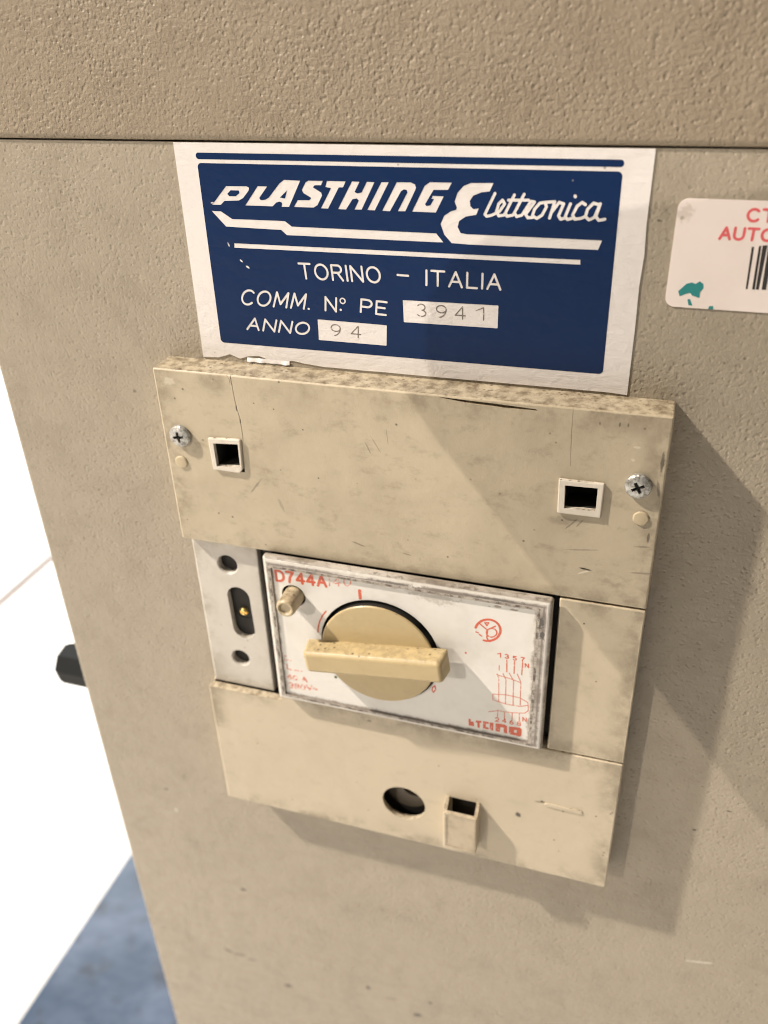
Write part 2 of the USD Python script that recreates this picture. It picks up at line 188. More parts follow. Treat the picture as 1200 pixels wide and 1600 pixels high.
# ------------------------------------------------------------------ materials
def paint(name, base, dirt, bumpd, marks=None, light=None, gloss=.42):
    g = Graph()
    big = g.rng(g.noise(9, 4, .6), .3, .75)
    mid = g.rng(g.noise(70, 5, .65, off=(.3, .1, .7)), .42, .8)
    c = g.mixc(g.math('multiply', big, .55), base, tuple(b * .86 for b in base))
    c = g.mixc(g.math('multiply', mid, .38), c, dirt)
    # dark pin specks of dirt lying in the stipple
    v = g.add('voronoi_texture', vector=g.pos(), scale=330, randomness=1.0)
    sp = g.math('multiply', g.rng((v, 'distance'), .05, .15, 1, 0), g.rng(g.noise(60, 3, .7, off=(2, 1, 0)), .52, .68))
    c = g.mixc(g.math('multiply', sp, .55), c, (.09, .075, .05))
    if light: c = g.mixc(g.math('multiply', g.spots(light, .3), .7), c, (.66, .62, .54))
    if marks: c = g.mixc(g.spots(marks, .35), c, (.045, .04, .035))
    vor = g.add('voronoi_texture', vector=g.pos(), scale=850, feature='smooth_f1', smoothness=1.0, randomness=1.0)
    n2 = g.noise(1150, 2, .55, distortion=.3)
    pit = g.rng((vor, 'distance'), .05, .38)
    h = g.math('add', g.math('multiply', pit, .55), n2)
    h = g.math('multiply', h, g.rng(g.noise(25, 2, .5, off=(5, 5, 5)), .25, .7, .45, 1.0))
    nb = g.bump(h, bumpd)
    c = g.mixc(g.math('multiply', g.rng((vor, 'distance'), .02, .17, 1, 0), .36), c, (.14, .11, .075))
    nb = g.bump(g.noise(130, 2, .5), .0004, .5, nb)
    return g.done(name, c, g.rng(g.noise(300, 3), .3, .7, gloss - .08, gloss + .12), nb)

WALL_MARKS = [(-6.2, -257.7, 1.3, .9, 15, .95), (-18.0, -300.0, 2.0, .8, -20, .7), (-13.0, -300.6, 3.4, .7, 8, .6), (-8.0, -301.6, 2.6, .6, 12, .5), (6.5, -312.3, 2.0, 1.1, 15, .8),
    (40.8, -297.2, 1.1, .9, 0, .9), (49.6, -300.0, 3.5, .5, 10, .35), (65.1, -295.3, 1.0, .8, 0, .8), (60.0, -305.7, 2.0, 1.1, 25, .85), (141.1, -175.0, .5, .45, 0, .9), (148.7, -165.1, .7, .3, 0, .8),
    (-30, -212, .9, .7, 0, .6), (133.0, -4.5, .5, .3, 0, .7), (112, -13, .35, .3, 0, .7), (-12, -60, .6, .5, 0, .5)]
WALL_SCUFF = [(150.5, -231.4, 4.6, .5, 14, .9), (-28, -222, .8, 1.4, 20, .5)]
M_WALL = paint('grey_beige_paint', (.355, .307, .236), (.20, .165, .118), .00017, WALL_MARKS, WALL_SCUFF)
M_LID = paint('brown_beige_paint_shaded', (.285, .232, .166), (.17, .13, .085), .00031, gloss=.52)  # browner lid tone, with the shade over the lid also put into its colour

def plastic(name, base, dirt, amt=.5, marks=None, rough=.38, scratch=True, pale=None, rim=None, grime=.8):
    g = Graph()
    a = g.rng(g.noise(38, 5, .62, distortion=.6), .38, .75)
    b = g.rng(g.noise(160, 5, .7, stretch=(1, 1, 1.6), off=(.2, .4, .1)), .5, .85)
    c = g.mixc(g.math('multiply', a, amt), base, tuple(.55 * p + .45 * q for p, q in zip(base, dirt)))
    c = g.mixc(g.math('multiply', b, amt * .9), c, dirt)
    # grime heaped on faces that look up
    up = g.add('vector_math', math_type='dot_product', vector1=g.nrm(), vector2=(0, 0, 1))
    upf = g.rng((up, 'value'), .5, .9)
    gr = g.math('multiply', upf, g.rng(g.noise(420, 5, .7), .35, .7))
    c = g.mixc(g.math('multiply', gr, grime), c, (.13, .095, .055))
    v = g.add('voronoi_texture', vector=g.pos(), scale=230, randomness=1.0)
    sp = g.math('multiply', g.rng((v, 'distance'), .03, .095, 1, 0), g.rng(g.noise(90, 2, .6, off=(1, 3, 2)), .46, .56))
    v2 = g.add('voronoi_texture', vector=g.pos(), scale=620, randomness=1.0)
    sp2 = g.math('multiply', g.math('multiply', g.rng((v2, 'distance'), .1, .3, 1, 0), upf), g.rng(g.noise(150, 3, .6), .4, .55))
    c = g.mixc(g.math('multiply', g.math('maximum', sp, sp2), .75), c, (.05, .035, .02))
    if scratch:
        s1 = g.noise(55, 4, .75, stretch=(1, 1, 9), off=(.7, .2, .3), distortion=.3)
        s2 = g.math('multiply', g.rng(s1, .66, .72), g.rng(g.noise(30, 2), .5, .65))
        c = g.mixc(g.math('multiply', s2, .2), c, (.10, .085, .06))
    if rim:
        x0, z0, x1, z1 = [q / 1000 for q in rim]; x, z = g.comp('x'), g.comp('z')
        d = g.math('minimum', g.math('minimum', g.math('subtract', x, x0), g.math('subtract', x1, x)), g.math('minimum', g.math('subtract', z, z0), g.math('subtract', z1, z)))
        # soot band that gathers a little inside the edges, and the rubbed pale edge with its bevel highlight painted in
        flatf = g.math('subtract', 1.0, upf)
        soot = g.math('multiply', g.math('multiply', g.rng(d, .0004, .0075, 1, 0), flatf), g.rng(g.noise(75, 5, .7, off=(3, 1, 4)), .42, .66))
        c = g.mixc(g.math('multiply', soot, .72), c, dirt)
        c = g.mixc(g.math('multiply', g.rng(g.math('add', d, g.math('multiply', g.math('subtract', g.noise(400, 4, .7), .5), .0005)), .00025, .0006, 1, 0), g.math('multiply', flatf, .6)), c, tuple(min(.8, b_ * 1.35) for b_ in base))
    if pale: c = g.mixc(g.math('multiply', g.spots(pale, .4), .65), c, (.74, .68, .56))
    if marks: c = g.mixc(g.spots(marks, .3), c, (.045, .035, .025))
    nb = g.bump(g.noise(900, 3, .6), .00006)
    nb = g.bump(g.noise(60, 2, .5), .0008, .35, nb)
    return g.done(name, c, g.rng(g.noise(120, 4, .6), .3, .75, rough - .06, rough + .18), nb)

IVORY, IVDIRT = (.475, .408, .295), (.20, .16, .105)
UP_MARKS = [(50.3, -91.3, 2.0, .25, -16, .55), (62.7, -92.2, 1.4, .2, -10, .5), (105.3, -89.0, 1.5, .3, -8, .8), (71.8, -47.6, 2.2, 2.0, 0, .7), (54.0, -64.3, .2, 1.9, 25, .4), (56.0, -63.3, .2, 2.2, 30, .35), (58.8, -61.0, .12, 2.2, 5, .4),
    (24.0, -78.5, .3, 3.2, -38, .4), (30.4, -83.2, .5, 2.2, 20, .25), (101.5, -77.5, .25, 1.9, -40, .5), (103.2, -77.2, .2, 1.3, -35, .45), (99.2, -77, 3, 1.2, 0, .25), (104, -84, 4, .25, 8, .3), (118.9, -60, .4, 3.2, 0, .7), (118.8, -66, .35, 2.2, 10, .6), (118.2, -78.5, .35, 1.4, 0, .7), (117.4, -81, 1.8, .25, 6, .4), (117.5, -88, 2.2, .3, 6, .4), (109.5, -52.2, .25, .6, 0, .7), (111.2, -52.2, .2, .5, 0, .6), (105.5, -52.4, .3, .5, 0, .5),
    (21.3, -57.6, .2, 1.0, -4, .7), (21.9, -61.0, .18, .9, -3, .8), (20.6, -50.6, .14, 1.2, -20, .5), (99.9, -57, .06, 4.5, 2, .3), (31, -57, .2, .2, 0, .8), (38, -61.5, .3, .22, 0, .8), (41, -74, .25, .22, 0, .8), (26, -56, .22, .2, 0, .7)]
UP_PALE = [(105.0, -90.0, 1.5, .3, 28, .9), (4, -52.5, 1.8, 1.0, 0, .6), (113.5, -57, .9, .3, 0, .6), (113, -60, .5, .4, 0, .6)]
M_UPPER = plastic('ivory_plastic_scuffed', IVORY, IVDIRT, .75, UP_MARKS, pale=UP_PALE, rim=(0, -97.8, 120, -49.4), grime=.9)
M_LOWER = plastic('ivory_plastic_lower', (.515, .445, .33), IVDIRT, .24, [(93.9, -175.0, .85, .95, 20, .95), (61.5, -175.2, .3, .25, 0, .6), (50.5, -150.6, .8, .4, 10, .6), (119, -166, .3, .4, 0, .6), (99.6, -167.9, 1.6, .5, 8, .5)], scratch=False, rim=(0, -197.2, 120, -147.7))
M_BLANK = plastic('ivory_plastic_blank', (.485, .418, .305), IVDIRT, .3, [(106.5, -104.5, .3, .3, 0, .8)], scratch=False, rim=(100.3, -147.3, 120, -98.2))
M_WHITEMOD = plastic('off_white_plastic', (.55, .52, .47), (.32, .28, .22), .35, scratch=False, rim=(1.0, -149.4, 24, -97.9))
M_LATCH = plastic('ivory_plastic_latch', (.47, .395, .285), IVDIRT, .45, scratch=False, rim=(73.1, -190.6, 82.9, -160))
M_WINDOW = plastic('white_plastic_rim', (.66, .61, .53), (.34, .27, .17), .35, scratch=False)
M_KNOB = plastic('tan_plastic', (.47, .37, .20), (.27, .20, .095), .3, rough=.34, scratch=False, grime=.45)
M_BTN = plastic('cream_plastic', (.48, .40, .265), (.28, .21, .12), .4, scratch=False)

def face_material():
    g = Graph()
    c = g.mixc(g.math('multiply', g.rng(g.noise(60, 5, .65), .45, .75), .35), (.68, .665, .63), (.48, .44, .37))
    # grime along the edges of the recessed face
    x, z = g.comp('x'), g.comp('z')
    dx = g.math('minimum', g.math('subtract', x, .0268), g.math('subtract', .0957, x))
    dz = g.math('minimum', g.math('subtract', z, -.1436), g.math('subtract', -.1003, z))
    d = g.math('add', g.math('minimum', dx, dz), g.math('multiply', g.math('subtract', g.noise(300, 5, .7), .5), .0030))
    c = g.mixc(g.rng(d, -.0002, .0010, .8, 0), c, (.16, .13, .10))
    c = g.mixc(g.math('multiply', g.spots([(71, -101.8, 5.5, 2.2, 0, .7), (66, -101, 3, 1.2, 0, .8), (86, -101.6, .9, .35, 0, 1.4), (90, -101.8, 1.0, .4, 0, 1.4), (84, -102.0, .5, .3, 0, 1.2)], .6), .6), c, (.26, .22, .17))
    return g.done('white_face', c, g.rng(g.noise(200, 3), .3, .7, .22, .36))
M_FACE = face_material()
def frame_material():
    g = Graph()
    n = g.rng(g.noise(150, 4, .65, stretch=(.4, 1, 1)), .38, .66)
    n2 = g.rng(g.noise(520, 5, .7), .50, .66)
    c = g.mixc(n, (.43, .395, .35), (.19, .16, .13))
    c = g.mixc(g.math('multiply', n2, .75), c, (.12, .098, .08))
    x, z = g.comp('x'), g.comp('z')
    d = g.math('minimum', g.math('minimum', g.math('subtract', x, .0245), g.math('subtract', .0992, x)), g.math('minimum', g.math('subtract', z, -.1457), g.math('subtract', -.0974, z)))
    dj = g.math('add', d, g.math('multiply', g.math('subtract', g.noise(260, 4, .7), .5), .0006))
    ln = g.math('multiply', g.rng(dj, .0004, .0008), g.rng(dj, .0011, .0015, 1, 0))
    c = g.mixc(g.math('multiply', ln, .8), c, (.66, .63, .58))
    ln2 = g.math('multiply', g.rng(dj, .0015, .0018), g.rng(dj, .0020, .0023, 1, 0))
    c = g.mixc(g.math('multiply', ln2, .75), c, (.12, .095, .08))
    c = g.mixc(g.spots([(66, -98.9, 1.2, .5, 0, .9), (64.5, -99.2, .6, .4, 0, .9), (49, -99, 5, .3, 0, .6)], .6), c, (.68, .65, .60))
    c = g.mixc(g.spots([(96.6, -104.2, .8, 1.9, 0, .95), (97.2, -107.5, .6, 1.6, 10, .95), (60, -99.2, 5, .35, 0, .6), (85, -99.2, 7, .4, 0, .6)], .6), c, (.035, .03, .025))
    nb = g.bump(g.noise(700, 3, .6), .0001)
    return g.done('clear_plastic_frame_grimy', c, .26, nb, specular_ior_level=.8, coat_weight=.4, coat_roughness=.15)
M_FRAME = frame_material()
def groove_material():
    g = Graph(); c = g.mixc(g.rng(g.noise(500, 4, .7), .38, .62), (.09, .07, .055), (.42, .38, .33))
    return g.done('grime_line', c, .5)
M_GROOVE = groove_material()
def simple(name, col, rough=.5, **kw): return Graph().done(name, col, rough, **kw)
M_DARK = simple('dark_interior', (.012, .010, .008), .7)
M_GAP = simple('dark_housing', (.014, .012, .010), .7)
def print_red(name, col, worn):
    g = Graph(); c = g.mixc(g.rng(g.noise(1500, 3, .65), worn, worn + .14), col, (.72, .66, .60))
    return g.done(name, c, .38)
M_RED = print_red('red_print', (.56, .105, .055), .60); M_REDWORN = print_red('red_print_worn', (.60, .20, .14), .47); M_REDTHIN = print_red('red_print_thin', (.58, .17, .11), .56)
M_GREEN = simple('green_speck', (.05, .10, .035), .5)
def zinc():
    g = Graph(); c = g.mixc(g.rng(g.noise(900, 4, .7), .4, .7), (.50, .50, .48), (.20, .185, .16))
    return g.done('zinc_screw', c, g.rng(g.noise(700, 3), .3, .7, .38, .6), g.bump(g.noise(1500, 2), .0002), metallic=.75)
M_ZINC = zinc()
M_BRASS = simple('brass_terminal', (.78, .56, .22), .3, metallic=.9)
M_STEM = simple('dull_screw', (.13, .11, .085), .5)

def sticker_white():
    g = Graph()
    c = g.mixc(g.math('multiply', g.rng(g.noise(80, 5, .65), .45, .8), .3), (.74, .705, .685), (.57, .51, .47))
    v = g.add('voronoi_texture', vector=g.pos(), scale=150, randomness=1.0)
    c = g.mixc(g.math('multiply', g.rng((v, 'distance'), .02, .06, 1, 0), .6), c, (.08, .06, .05))
    nb = g.bump(g.noise(190, 4, .6, stretch=(1, 1, 2.2), distortion=1.2), .00024, .6)
    nb = g.bump(g.noise(900, 2, .5), .00004, .7, nb)
    return g.done('white_film', c, g.rng(g.noise(90, 3), .35, .7, .24, .40), nb)
M_FILM = sticker_white()
def sticker_blue():
    g = Graph()
    c = g.mixc(g.math('multiply', g.noise(50, 3, .6), .5), (.0032, .019, .076), (.0044, .0245, .092))
    v = g.add('voronoi_texture', vector=g.pos(), scale=95, randomness=1.0)
    c = g.mixc(g.math('multiply', g.rng((v, 'distance'), .012, .034, 1, 0), .55), c, (.5, .5, .52))
    c = g.mixc(g.spots([(20.9, -16.6, .35, .25, 30, .9), (22.9, -25.0, .45, .2, -40, .9), (24.3, -26.3, .45, .2, -35, .9), (20.2, -21.5, .2, .5, 20, .7), (17.5, -12.5, .4, .2, 0, .7)], .5), c, (.75, .72, .72))
    nb = g.bump(g.noise(160, 3, .6, stretch=(1, 1, 1.5)), .0003, .5)
    return g.done('blue_ink', c, .34, nb, specular_ior_level=.18)
M_BLUE = sticker_blue()
M_STAMP = print_red('stamped_grey', (.17, .148, .125), .53)
def paper():
    g = Graph(); c = g.mixc(g.math('multiply', g.rng(g.noise(70, 4), .45, .75), .3), (.80, .72, .68), (.66, .56, .50))
    c = g.mixc(g.math('multiply', g.spots([(116.6, -11.5, 1.6, 1.6, 0, .6), (116.2, -12.4, .5, .4, 0, 1.3)], .6), .6), c, (.36, .30, .22))
    return g.done('label_paper', c, .45)
M_PAPER = paper(); M_LABRED = simple('label_red', (.70, .12, .13), .5); M_INK = simple('label_black', (.025, .022, .022), .5); M_TEAL = simple('teal_marker', (.012, .22, .22), .45)

# ------------------------------------------------------------------ setting
def floor_tile_mat():
    g = Graph(); c = g.mixc(g.rng(g.noise(6, 4), .35, .7), (.82, .80, .77), (.74, .72, .69)); return g.done('white_tile', c, .3, g.bump(g.noise(40, 2), .0004, .3))
M_TILE = floor_tile_mat(); M_GROUT = simple('tile_grout', (.10, .055, .045), .9)
fl = thing('floor', 'white tiled floor, glaring in daylight, seen left of and behind the cabinet', None, 'structure')
obj('grout', bx(-4000, -910, -3000, 2400, -902.5, 2000), M_GROUT, fl)
for i in range(-4, 3):
    for j in range(-2, 3):
        x0, y0 = -965 + i * 800 + 800 - 800, -1.6 * 1000 * j
        x1 = x0 + 800
        if x0 < -3900 or x1 > 2400: continue
        # panel frame: y is height, z points to the viewer
        obj('tile', slab(rrect(x0 + 7, -(y0 - 0) - 1593, x1 - 7, -(y0) - 7), 0, 8, 1.2, 2).rotate((-90, 0, 0)).translate((0, -908, 0)), M_TILE, fl)
def slab_mat():
    g = Graph()
    c = g.mixc(g.rng(g.noise(11, 5, .65), .35, .65), (.026, .05, .095), (.075, .105, .17))
    c = g.mixc(g.math('multiply', g.rng(g.noise(26, 4, .6, off=(1, 1, 1)), .52, .68), .75), c, (.014, .018, .028))
    c = g.mixc(g.math('multiply', g.rng(g.noise(75, 5, .7), .55, .72), .7), c, (.016, .02, .03))
    return g.done('blue_grey_paint', c, .36, g.bump(g.noise(25, 3), .002, .4))
slabm = slab(rrect(-420, -60, 700, 520, 4), 0, 39, 3, 3).rotate((-90, 0, 0)).translate((0, -899.2, 0))
plinth = obj('blue_platform', slabm, slab_mat(), label='scuffed blue-grey platform under the cabinet, its edge running across the bottom left')
plinth.SetCustomDataByKey('category', 'platform')

# ------------------------------------------------------------------ cabinet
cab = thing('cabinet', 'beige stipple-painted metal cabinet that fills the picture, with an overlapping lid', 'cabinet')
XL = -53.7
def yz_prism(pts, x0, x1):   # pts in (z out, y up)
    m = CrossSection([np.array(pts)], manifold3d.FillRule.Positive).extrude(x1 - x0)
    return m.rotate((0, 90, 0)).rotate((90, 0, 0)) if False else m
# front sheet with a rounded fold on its left edge: plan outline (x, depth) pulled up
plan = rrect(XL, -20, 560, 0, 1.6, 6)
front = cs(plan).extrude(858.0 - .15).rotate((90, 0, 0)).translate((0, -.15, 0))
obj('front_panel', front, M_WALL, cab)
obj('side_panel', bx(XL + .2, -858, -520, XL + 20, -.5, -20.2), M_WALL, cab)
obj('side_panel', bx(540, -858, -520, 559.8, -.5, -20.2), M_WALL, cab)
obj('back_panel', bx(XL + 20.2, -858, -520, 539.8, -.5, -505), M_WALL, cab)
LP = .75
prof = Polygon([(-524, .12), (-524, 152), (LP, 152), (LP, .12)]).buffer(-1.5).buffer(1.5, quad_segs=6)   # (depth, height)
lid = cs(prof).extrude(618).rotate((0, -90, 0))          # (a, b, h) -> (-h, b, a)
lid = lid.translate((562, 0, 0))
obj('lid', lid, M_LID, cab)
kb = slab(affinity.rotate(disc(0, 0, KR, 8), 12), 0, KL, 3, 2)
obj('side_knob', kb.rotate((0, -90, 0)).translate((XL, KZ, -KY)), simple('black_knob', (.002, .0035, .004), .6, specular_ior_level=.25), cab, label='black plastic knob sticking out of the left side')

# ------------------------------------------------------------------ nameplate
npl = thing('nameplate', 'blue and white maker nameplate sticker PLASTHING Elettronica Torino Italia above the switch box', 'sticker')
edge = [(9.8, -.15), (110.0, -.2), (109.9, -14), (110.15, -19.5), (109.85, -26), (110.0, -34), (109.95, -49.0)]
rb = np.random.RandomState(4)
bot = [(109.95, -49.0)] + [(x, -48.75 + .08 * rb.randn() * (x < 60)) for x in np.arange(106, 36, -5)] + [(36, -48.3), (33.5, -47.9), (30, -48.2), (27, -48.1), (24.5, -47.4), (22, -47.7), (19.5, -48.5), (17, -47.6), (14, -48.6), (9.6, -48.9)]
film = Polygon(edge + bot[1:])
obj('backing', ext(film, 0.02, .2), M_FILM, npl)
blue = unary_union([rrect(15.0, -44.75, 104.5, -4.3, .9), rrect(14.9, -3.5, 104.6, -2.2, .6)])
cut = [Polygon(p).buffer(.12).buffer(-.12) for p in G['plasthing']]
cut[0] = cut[0].difference(Polygon(G['holes'][0]).buffer(.1)); cut[1] = cut[1].difference(Polygon(G['holes'][1]))
cut += [Polygon(p) for p in G['bars']] + [stroke(G['script'], .62)] + [Polygon(p).buffer(.2) for p in G['box']]
for s, bl, tl, br in G['words']: cut.append(word(s, bl, tl, br, .5))
nd = G['numdot']; cut += [Point(nd[0]).buffer(.75).difference(Point(nd[0]).buffer(.42)), Point(nd[2]).buffer(.3)]
inkpoly = blue.difference(unary_union(cut))
obj('blue_print', ext(inkpoly, .2, .235), M_BLUE, npl, label='blue printed field with white lettering left open')
for s, bl, tl, br in G['digits']: obj('stamped_digit', ext(word(s, bl, tl, br, .26), .19, .225), M_STAMP, npl)
# torn strip curling onto the top of the switch box
st = []
for k, x in enumerate(np.linspace(21.5, 32.5, 18)):
    w = max(0.0, .25 + .65 * math.sin(k * 1.3 + .6) + .5 * math.sin(k * .47)); h = .25 * math.sin(k * 1.1)
    st.append([(x, -48.1, .22), (x, -48.45, .26 + .06 * w), (x, -48.75 + .1 * h, .3 + .2 * w), (x, -49.0 - .2 * abs(h), .3 + .3 * w)])
st = np.array(st); V = st.reshape(-1, 3); Fq = []
for i in range(17):
    for j in range(3): a = i * 4 + j; Fq += [[a, a + 1, a + 5], [a, a + 5, a + 4]]
V2 = V + np.array([0, .12, .05]); Fq = np.array(Fq)
obj('torn_edge', trimesh.Trimesh(np.vstack([V, V2]), np.vstack([Fq, Fq[:, ::-1] + len(V)]), process=False), M_FILM, npl, label='torn bottom edge of the sticker curling over the switch box')

# ------------------------------------------------------------------ small label
lb = thing('barcode_label', 'white rounded label with red capitals, black barcode and a teal marker stain', 'label')
obj('paper', ext(affinity.rotate(rrect(115.2, -29.4, 171, -8.75, 1.9), -.4, origin=(115, -9)), .02, .17), M_PAPER, lb)
for s, bl, tl, br in G['labtxt']: obj('red_lettering', ext(word(s, bl, tl, br, .5), .16, .2), M_LABRED, lb)
for p in G['barcode']: obj('barcode_bar', ext(Polygon(p), .16, .2), M_INK, lb)
obj('teal_stain', ext(unary_union([Polygon(p).buffer(.12) for p in G['teal']]), .16, .205), M_TEAL, lb)

# ------------------------------------------------------------------ switch box
sb = thing('switch_box', 'ivory plastic switch enclosure with scuffed covers, screwed to the cabinet below the nameplate', 'switch box')
D = 8.3
def wm(*a): return bx(*a)
obj('housing', bx(.8, -196.4, .05, 119.2, -50.2, 3.6) - bx(12.5, -75.3, 1, 21.8, -66, 9) - bx(97.9, -75.0, 1, 107.9, -66.2, 9) - ext(disc(60.0, -181.2, 6.6), 1, 9), M_GAP, sb)
up = slab(rrect(0, -97.8, 120, -49.4, .5), .1, D, .55)
for x0, z0, x1, z1 in [(12.9, -75.0, 21.4, -66.2), (98.2, -74.7, 107.6, -66.5)]: up = up - bx(x0, z0, 3.62, x1, z1, 12)
# inside is hollow over the housing
up = up - bx(.8, -97.9, -1, 119.2, -50.2, 5.8)
# chipped sliver under the top edge
sl = Polygon([(70.5, -49.85), (76, -50.05), (84, -50.25), (92, -50.6), (92.5, -50.9), (86, -51.0), (78, -50.75), (72.5, -50.2)])
up = up - ext(sl, D - 1.1, D + 1)
up = up - ext(affinity.rotate(rrect(104.6, -89.3, 106.6, -88.9, .15), -8), D - .25, D + 1)
for w_, d_, pts in ((.07, .35, [(20.8, -49.0), (20.9, -52), (21.1, -55.5), (21.3, -57.5), (21.8, -60), (22.0, -63), (22.0, -66.4)]), (.035, .2, [(20.9, -52), (20.3, -50.4), (19.4, -49.0)]), (.03, .15, [(99.8, -49), (99.9, -56), (100.2, -63)])):
    up = up - ext(LineString(pts).buffer(w_, quad_segs=2), D - d_, D + 1)
obj('upper_cover', up, M_UPPER, sb, label='upper ivory cover with hairline crack and two square windows')
def window(outer, inner, h):
    w = slab(Polygon(outer).buffer(-.3).buffer(.3), 7.9, D + h, .25, 2)
    return w - ext(Polygon(inner).buffer(.15, join_style=2), 0, 20)
def liner(outer, inner): return ext(Polygon(outer).buffer(-.35), 1.02, 7.9) - ext(Polygon(inner).buffer(.12, join_style=2), 1.6, 20)
w1 = obj('window_frame', window([(12.7, -66.3), (21.5, -65.8), (21.2, -73.9), (20.2, -75.1), (13.0, -75.0)], [(14.2, -67.7), (20.6, -67.2), (20.5, -73.2), (14.3, -73.7)], .75), M_WINDOW, sb)
w2 = obj('window_frame', window([(98.0, -66.3), (107.8, -66.2), (107.7, -74.7), (98.2, -74.8)], [(99.6, -67.7), (106.3, -67.5), (106.3, -72.9), (99.8, -73.1)], .75), M_WINDOW, sb)
for o_, i_ in (([(12.9, -66.4), (21.3, -66.4), (21.2, -73.9), (20.2, -74.9), (13.0, -74.9)], [(14.2, -67.7), (20.6, -67.2), (20.5, -73.2), (14.3, -73.7)]), ([(98.3, -66.6), (107.5, -66.6), (107.5, -74.6), (98.3, -74.6)], [(99.6, -67.7), (106.3, -67.5), (106.3, -72.9), (99.8, -73.1)])):
    obj('window_well', liner(o_, i_), M_DARK, sb)
def screw(x, z, ang):
    head = revolve([(0, 0), (2.85, 0), (2.85, .75), (2.6, 1.15), (2.0, 1.45), (1.2, 1.6), (0, 1.65)], 0, 0, 40).translate((0, 0, D - .05))
    c = (bx(-1.4, -.36, D + .5, 1.4, .36, D + 3) + bx(-.36, -1.4, D + .5, .36, 1.4, D + 3) + bx(-.6, -.6, D + .3, .6, .6, D + 3).rotate((0, 0, 45))).rotate((0, 0, ang))
    wash = revolve([(2.2, 0), (2.95, 0), (2.95, .3), (2.2, .45)], 0, 0, 40).translate((0, 0, D - .05))
    s = obj('screw', (head - c).translate((x, z, 0)), M_ZINC, sb)
    obj('cross_recess', (bx(-1.33, -.33, D + .55, 1.33, .33, D + .75) + bx(-.33, -1.33, D + .55, .33, 1.33, D + .75)).rotate((0, 0, ang)).translate((x, z, 0)), M_DARK, s)
screw(5.0, -66.7, 8); screw(114.7, -65.8, 28)
for x, z in ((3.9, -74.3), (116.1, -73.75)):
    obj('molded_dimple', revolve([(0, 0), (1.75, 0), (1.75, .18), (1.45, .42), (.8, .5), (0, .5)], x, z, 32).translate((0, 0, D - .02)), M_BTN, sb)
# blank module at the right
obj('blank_cover', slab(rrect(100.3, -147.3, 120, -98.25, .4), 3.62, D + .02, .45), M_BLANK, sb, label='plain ivory blanking cover right of the rotary switch')
# white module at the left with two round holes and a long slot
mod = slab(rrect(1.0, -149.4, 20.4, -97.9, .4), 0.12, 5.6, .5)
mod = mod - bx(-1, -150, -1, 19.6, -97, 3.62)
H = [(10.9, -106.2, 2.85), (10.7, -138.9, 2.65)]
for x, z, r in H: mod = mod - ext(disc(x, z, r), 0, 9) - revolve([(0, 0), (r, 0), (r + .35, .4), (0, .4)], x, z, 40).translate((0, 0, 5.25))
slotp = LineString([(12.9, -116.7), (13.2, -127.7)]).buffer(3.4, quad_segs=8)
mod = mod - ext(slotp, 0, 9)
obj('side_module', mod, M_WHITEMOD, sb, label='off-white module with two round holes and a long slot')
well = ext(slotp.buffer(.5), 3.65, 3.75) - ext(disc(13.1, -122.6, 2.6), 3, 9)
obj('slot_floor', well, M_GAP, sb)
ts = obj('terminal_screw', revolve([(0, 0), (1.2, 0), (1.2, .7), (.8, 1.1), (0, 1.2)], 13.1, -122.6, 24).translate((0, 0, 3.65)) - bx(11.5, -122.8, 4.3, 14.8, -122.4, 6), M_BRASS, sb)
# lower cover
lowp = Polygon([(0, -197.2), (120, -197.2), (120, -147.75), (24, -147.75), (24, -149.75), (0, -149.75)])
low = slab(rrect(0, -197.2, 120, -147.75, .5), .1, D, .55) - bx(-1, -149.75, -1, 24, -147, 12) - bx(.8, -196.4, -1, 119.2, -147.8, 5.8)
low = low - ext(disc(60.0, -181.2, 6.6), 0, 12)  - ext(disc(60.0, -181.2, 7.6), 0, D - 1.1) - bx(74.2, -189.0, 0, 81.8, -173.9, 12)
grv = LineString([(101.6, -168.35), (110.6, -168.5)])
low = low - ext(LineString([(100.2, -167.6), (101.2, -168.0)]).buffer(.35), D - .3, D + 1)
obj('lower_cover', low, M_LOWER, sb, label='lower ivory cover with a round hole and a square latch')
obj('molded_bar', slab(grv.buffer(.75, quad_segs=6), D - .05, D + .3, .25, 2), M_LOWER, sb)
sc = obj('hidden_screw', revolve([(0, 0), (2.6, 0), (2.6, .8), (2.0, 1.3), (0, 1.4)], 61.8, -179.2, 32).translate((0, 0, 1.02)) - bx(58, -179.6, 1.8, 66, -178.8, 7), M_STEM, sb)
obj('hole_liner', (ext(disc(60.0, -181.2, 6.55), 1.02, 3.4) - ext(disc(61.8, -179.2, 3.6), 3 - 2.2, 7)), M_STEM, sb)
lt = slab(rrect(73.1, -190.6, 82.9, -173.6, .2), D - .05, D + 4.4, .5)
lt = lt - bx(74.0, -189.6, D - 1, 82.0, -173.0, D + 3.5)                         # hollow, open upwards
lt = lt - Manifold.hull_points(np.array([(x_, z_, h_) for x_ in (72, 84) for z_, h_ in ((-173, D + .6), (-173, D + 6), (-175.9, D + 6), (-175.9, D + 4.0), (-174.2, D + .9))], float))
lt = lt - bx(74.1, -189.5, D + 4.25, 81.9, -176.6, D + 6)
obj('latch_well', bx(74.25, -188.9, 5.9, 81.75, -174.0, 6.1), M_DARK, sb)
obj('latch', lt, M_LATCH, sb, label='small square latch under a dark window at the lower edge')

